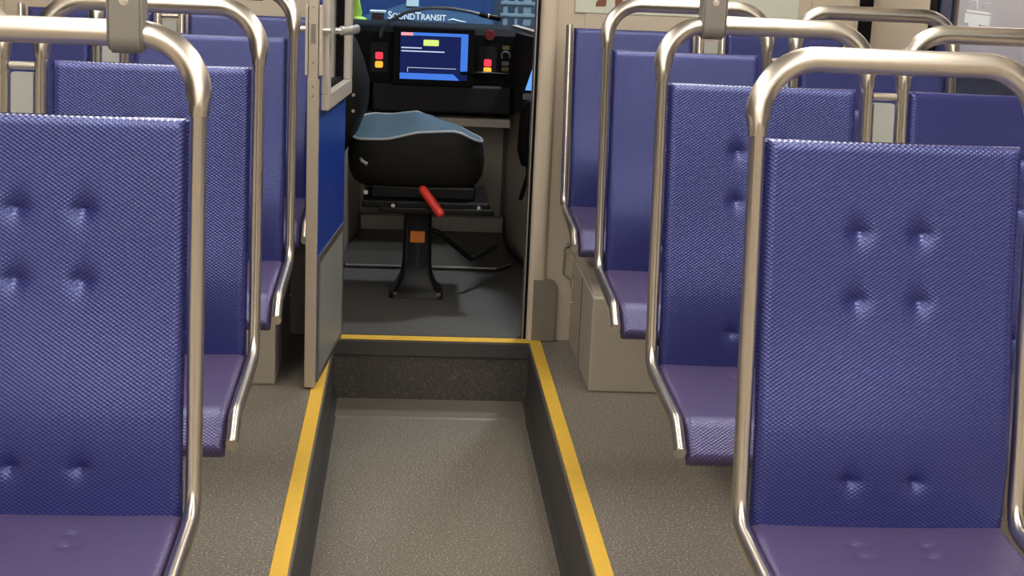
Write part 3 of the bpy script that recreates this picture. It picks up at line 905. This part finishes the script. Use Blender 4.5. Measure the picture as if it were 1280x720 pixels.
# flared pedestal
prof = [(0.0, 0.098), (0.012, 0.096), (0.030, 0.078), (0.07, 0.060), (0.12, 0.053), (0.31, 0.050)]
rings = []
for z, h in prof:
    pts = rrect(-h, h, -h, h, min(0.02, h*0.3), 4)
    rings.append([bm.verts.new((p[0]*1.0, p[1]-0.04, z)) for p in pts])
for a, b in zip(rings, rings[1:]):
    n = len(a)
    for i in range(n): bm.faces.new((a[i], a[(i+1) % n], b[(i+1) % n], b[i]))
bm.faces.new(rings[0]); bm.faces.new(rings[-1])
ped = link('pedestal', bm, M['blackmetal'], r, True, 40)
bm = bmesh.new()
box(bm, -0.006, 0.008, -0.094, -0.088, 0.05, 0.30, 0.002); box(bm, -0.042, -0.034, -0.094, -0.086, 0.12, 0.33, 0.002)
link('pedestal_rib', bm, M['blackpanel'], ped)
for x in (-0.075, 0.08):
    for y in (-0.125, 0.04):
        bm = bmesh.new(); cyl(bm, (x, y, 0.008), (x, y, 0.022), 0.011, 0.009, n=8); link('bolt', bm, M['screw'], ped)
bm = bmesh.new(); box(bm, -0.026, 0.026, -0.0985, -0.0905, 0.20, 0.242, 0.001, 1); link('label_plate', bm, M['orange'], ped)
bm = bmesh.new(); cyl(bm, (0.0, -0.03, 0.30), (0.0, -0.03, 0.36), 0.034, n=20); link('swivel_post', bm, M['blackmetal'], r, True, 40)
bm = bmesh.new()
box(bm, -0.20, 0.25, -0.22, 0.18, 0.345, 0.372, 0.006)
box(bm, -0.14, 0.265, -0.235, -0.19, 0.330, 0.352, 0.005)
box(bm, -0.17, 0.20, -0.18, 0.18, 0.372, 0.420, 0.008)
sb_ = link('slide_base', bm, M['blackmetal'], r)
for x in (-0.09, 0.21):
    bm = bmesh.new(); cyl(bm, (x, -0.236, 0.358), (x, -0.219, 0.360), 0.007, n=10); link('slide_bolt', bm, M['screw'], sb_)
# cushion body: lofted superellipse, blunt front lifted, saddle-shaped top
bm = bmesh.new()
NU, NV = 48, 12
def se(t, p): return math.copysign(abs(math.cos(t))**p, math.cos(t)), math.copysign(abs(math.sin(t))**p, math.sin(t))
def topz(x, y):
    def lerp(tab):
        if x <= tab[0][0]: return tab[0][1]
        for (a, p), (c, q) in zip(tab, tab[1:]):
            if x <= c:
                f = (x-a)/(c-a); f = f*f*(3-2*f)
                return p + (q-p)*f
        return tab[-1][1]
    near = lerp([(-0.25, 0.572), (-0.14, 0.582), (0.01, 0.612), (0.11, 0.618), (0.23, 0.578)])
    slope = lerp([(-0.20, 0.11), (0.0, 0.06), (0.11, -0.06), (0.23, -0.06)])
    return near + slope*(y+0.2)
rings = []
lev = [(0.0, 0.84), (0.10, 0.94), (0.3, 1.0), (0.6, 1.02), (0.82, 1.0), (0.93, 0.985), (1.0, 0.965)]
for f, s in lev:
    ring = []
    for i in range(NU):
        cx, cy = se(2*PI*i/NU, 0.45)
        x, y = 0.240*s*cx - 0.012, 0.215*s*cy + 0.005
        ring.append(bm.verts.new((x, y, 0.412 + f*(topz(x, y)-0.412))))
    rings.append(ring)
for a, b in zip(rings, rings[1:]):
    for i in range(NU): bm.faces.new((a[i], a[(i+1) % NU], b[(i+1) % NU], b[i]))
bm.faces.new(rings[0]); bm.faces.new(rings[-1])
cush = link('cushion', bm, M['blackvinyl'], r, True, 60)
bm = bmesh.new()
rings = []
for k in range(9):
    q = 1 - k/8.5
    ring = []
    for i in range(NU):
        cx, cy = se(2*PI*i/NU, 0.45 + 0.5*(1-q))
        x, y = 0.230*q*cx - 0.012, 0.205*q*cy + 0.005
        ring.append(bm.verts.new((x, y, topz(x, y) + 0.014*(1-q*q)**0.5 + 0.001)))
    rings.append(ring)
for a, b in zip(rings, rings[1:]):
    for i in range(NU): bm.faces.new((a[i], a[(i+1) % NU], b[(i+1) % NU], b[i]))
bm.faces.new(rings[-1])
link('cushion_top', bm, M['bluecloth'], cush, True, 60)
bm = bmesh.new()
pts = []
for i in range(NU):
    cx, cy = se(2*PI*i/NU, 0.45); x, y = 0.234*cx-0.012, 0.209*cy+0.005
    pts.append((x, y, topz(x, y)+0.002))
sweep(bm, pts, 0.0045, n=8, closed=True, side=(0, 0, 1)); link('piping', bm, M['piping'], cush, True, 60)
# backrest on the left, seen edge-on
bm = bmesh.new()
rings = []
for z, hw, cx, d in ((0.46, 0.13, -0.33, 0.03), (0.52, 0.18, -0.310, 0.045), (0.60, 0.20, -0.280, 0.060), (0.68, 0.205, -0.255, 0.066), (0.76, 0.20, -0.250, 0.064), (0.84, 0.18, -0.262, 0.052), (0.90, 0.15, -0.275, 0.042), (0.94, 0.10, -0.285, 0.025)):
    rings.append([bm.verts.new((cx + d*se(2*PI*i/28, 0.7)[0], hw*se(2*PI*i/28, 0.6)[1], z)) for i in range(28)])
for a, b in zip(rings, rings[1:]):
    for i in range(28): bm.faces.new((a[i], a[(i+1) % 28], b[(i+1) % 28], b[i]))
bm.faces.new(rings[0]); bm.faces.new(rings[-1])
bk_ = link('backrest', bm, M['blackvinyl'], r, True, 60)
for z in (0.68, 0.735):
    bm = bmesh.new(); cyl(bm, (-0.235, -0.17, z), (-0.235, -0.208, z), 0.006, n=12); link('backrest_screw', bm, M['screw'], bk_, True, 40)
bm = bmesh.new(); sweep(bm, [(-0.205, -0.215, 0.515), (-0.20, -0.245, 0.513), (-0.182, -0.25, 0.503)], 0.0055, n=10); link('recline_lever', bm, M['handle'], r, True, 40)
bm = bmesh.new(); cyl(bm, (-0.185, -0.20, 0.402), (-0.185, -0.235, 0.402), 0.008, n=12); link('adjuster_knob', bm, M['screw'], r, True, 40)
# red-gripped lever
bm = bmesh.new()
a, b = Vector((0.005, -0.235, 0.428)), Vector((0.082, -0.29, 0.335))
d = (b-a)
sweep(bm, [a, a+d*0.04, a+d*0.12, a+d*0.85, a+d*0.96, b], [(0.006, 0.006), (0.013, 0.012), (0.016, 0.014), (0.016, 0.014), (0.0145, 0.013), (0.008, 0.008)], n=16)
link('red_lever', bm, M['red'], r, True, 50)
bm = bmesh.new(); cyl(bm, (0.015, -0.17, 0.40), tuple(a + d*0.1), 0.008, n=10); link('lever_rod', bm, M['blackmetal'], r, True, 40)
# folded arm with two links on the right
bm = bmesh.new()
sweep(bm, fillet([(0.045, -0.02, 0.235), (0.075, -0.02, 0.225), (0.20, 0.0, 0.125), (0.30, 0.18, 0.135)], [0, 0.03, 0.012, 0], 4), 0.010, n=10)
link('support_arm', bm, M['blackmetal'], r, True, 40)

# ------------------------------------------------------------------ windscreen and what lies beyond it
root = bpy.data.objects.new('window_3', None); COL.objects.link(root); root['kind'] = 'structure'
bm = bmesh.new()
prism(bm, [(6.47, 0.915), (6.476, 0.915), (6.72, 2.05), (6.714, 2.05)], 'x', -1.15, 1.35)
link('windscreen_pane', bm, M['clearglass'], root)
bm = bmesh.new()
box(bm, -1.2, 1.4, 6.45, 6.52, 0.86, 0.917)
link('windscreen_sill', bm, M['black'], root)
bm = bmesh.new(); box(bm, -1.2, 1.4, 6.45, 6.55, -0.3, 0.86); struct('wall_nose', bm, M['black'])

r = thing('bag', 'bright yellow-green cloth bundle beyond the windscreen at its left', 'bag', (-0.30, 6.95, 0.803))
bm = bmesh.new()
ellipsoid(bm, (0.0, 0, 0.12), (0.072, 0.05, 0.15), 24, 14, 0.75)
ellipsoid(bm, (0.045, -0.02, 0.075), (0.055, 0.04, 0.032), 20, 10, 0.8)
for v in bm.verts:
    k = math.sin(v.co.x*90 + v.co.z*60)*0.006; v.co.x += k; v.co.y += k
link('cloth', bm, M['hivis'], r, True)
bm = bmesh.new(); box(bm, -0.45, 0.02, 6.85, 7.05, 0.76, 0.80, 0.005); struct('trim_12', bm, M['black'])
r = thing('pouch', 'small dark red pouch with a white rim beside the yellow-green bundle beyond the windscreen', 'pouch', (-0.15, 6.95, 0.80))
bm = bmesh.new(); box(bm, -0.030, 0.028, -0.04, 0.04, 0.0, 0.125, 0.01, 3); link('pouch_body', bm, M['maroon'], r)
bm = bmesh.new(); box(bm, -0.038, 0.036, -0.045, 0.045, 0.1255, 0.137, 0.004); link('pouch_rim', bm, M['white'], r)

TY = 9.0
r = thing('parked_train', 'blue train with white lettering beyond the windscreen', 'train', (0.16, TY, -0.9))
bm = bmesh.new()
prism(bm, rrect(-1.1, 0.33, 0.25, 2.9, 0.12, 6), 'y', 0.0, 2.5); link('car_body', bm, M['trainblue'], r)
bm = bmesh.new()
prism(bm, [(-0.75, 1.60), (-0.25, 1.695), (-0.05, 1.67), (0.22, 1.655), (0.33, 1.645), (0.33, 1.70), (0.2, 1.735), (0.05, 1.75), (-0.2, 1.78), (-0.3, 1.745)], 'y', -0.004, 0.0)
link('wave_stripe', bm, M['trainpale'], r)
bm = bmesh.new(); box(bm, -0.19, -0.115, -0.012, 0.0, 1.765, 1.93, 0.004); link('marker_lamp', bm, mat('marker_lens', (0.5, 0.62, 0.66), 0.2), r)
cu = bpy.data.curves.new('lettering', 'FONT')
cu.body = 'SoundTransit'
for cf in cu.body_format: cf.use_small_caps = True
cu.small_caps_scale = 0.78
cu.size = 0.062; cu.offset = 0.0011; cu.extrude = 0.0015
tmp = bpy.data.objects.new('lettering_tmp', cu); COL.objects.link(tmp)
bpy.context.view_layer.update()
me = bpy.data.meshes.new_from_object(tmp.evaluated_get(bpy.context.evaluated_depsgraph_get()))
bpy.data.objects.remove(tmp); bpy.data.curves.remove(cu)
w = max(v.co.x for v in me.vertices) - min(v.co.x for v in me.vertices)
for v in me.vertices:
    x, y, z = v.co
    v.co = (x*0.345/w - 0.297, -0.006 - z, y + 1.690)
me.materials.clear(); me.materials.append(M['white'])
o = bpy.data.objects.new('lettering', me); COL.objects.link(o); o.parent = r
bm = bmesh.new(); sweep(bm, [(0.06, -0.005, 1.694), (0.09, -0.005, 1.700), (0.13, -0.005, 1.691), (0.17, -0.005, 1.687)], [0.002, 0.005, 0.004, 0.0015], n=8); link('swoosh', bm, M['white'], r)

bm = bmesh.new()
for (x, wd) in ((0.56, 0.03), (0.625, 0.02), (0.69, 0.05)):
    box(bm, x-wd/2, x+wd/2, TY-0.02, TY+0.02, -1.2, 3.0, 0.004)
for z in (0.83, 0.9, 0.97): box(bm, 0.53, 0.75, TY-0.03, TY-0.015, z, z+0.02, 0.003)
tag(link('platform_railing', bm, M['concrete']), 'pale blue-grey railing beyond the windscreen, right of the blue train', 'railing')
bm = bmesh.new(); box(bm, -3, 3, 12, 12.1, -1.5, 4); struct('wall_station', bm, M['trainpale'])
bm = bmesh.new(); box(bm, -3, 3, 6.9, 12, -1.3, -1.2); struct('floor_outside', bm, M['night'])

# ------------------------------------------------------------------ lights outside and in the cab
def area(name, loc, target, size, power, col):
    l = bpy.data.lights.new(name, 'AREA'); l.energy = power; l.color = col; l.shape = 'RECTANGLE'; l.size = size[0]; l.size_y = size[1]
    o = bpy.data.objects.new(name, l); COL.objects.link(o); o.location = loc
    d = Vector(target) - Vector(loc); o.rotation_euler = d.to_track_quat('-Z', 'Y').to_euler()
    return o
area('station_lamp', (0.3, 7.6, 3.2), (0.1, 9.2, 0.7), (2.0, 0.3), 150, (0.75, 0.88, 1.0))
area('outer_wall_fill', (2.0, 6.0, 3.0), (2.6, 6.4, 1.2), (0.3, 3.0), 190, (1.0, 0.93, 0.88))  # added fill, brightens the outer wall seen through the right window
r = thing('cab_light', 'small ceiling light over the right front of the cab, out of the frame', 'light', (0.75, 5.85, 2.10))
bm = bmesh.new(); cyl(bm, (0, 0, 0), (0, 0, -0.025), 0.09, n=24); link('housing', bm, M['frame'], r)
bm = bmesh.new(); cyl(bm, (0, 0, -0.025), (0, 0, -0.034), 0.075, 0.065, n=24); link('diffuser', bm, M['cablamp'], r)

w = bpy.data.worlds.new('World'); sc.world = w; w.use_nodes = True
w.node_tree.nodes['Background'].inputs[0].default_value = (0.25, 0.32, 0.45, 1)
w.node_tree.nodes['Background'].inputs[1].default_value = 0.03

# ------------------------------------------------------------------ camera
cam = bpy.data.cameras.new('Camera'); co = bpy.data.objects.new('Camera', cam); COL.objects.link(co)
yaw, pitch, roll = 0.0746, 0.2303, 0.0436
fw = Vector((math.sin(yaw)*math.cos(pitch), math.cos(yaw)*math.cos(pitch), -math.sin(pitch)))
rt = Vector((math.cos(yaw), -math.sin(yaw), 0)); up = rt.cross(fw)
r2 = rt*math.cos(roll) + up*math.sin(roll); u2 = up*math.cos(roll) - rt*math.sin(roll)
mt = Matrix((( r2.x, u2.x, -fw.x, 0), (r2.y, u2.y, -fw.y, 0), (r2.z, u2.z, -fw.z, 1.282), (0, 0, 0, 1)))
co.matrix_world = mt
cam.sensor_width = 36; cam.lens = 36*1860.36/1280; cam.clip_start = 0.05; cam.clip_end = 60
sc.camera = co
sc.view_settings.view_transform = 'Standard'; sc.view_settings.look = 'None'
sc.view_settings.gamma = 1.0; sc.view_settings.use_curve_mapping = False
sc.view_settings.exposure = 0.08
sc.cycles.use_denoising = True
sc.cycles.sample_clamp_direct = 10.0
sc.cycles.sample_clamp_indirect = 4.0
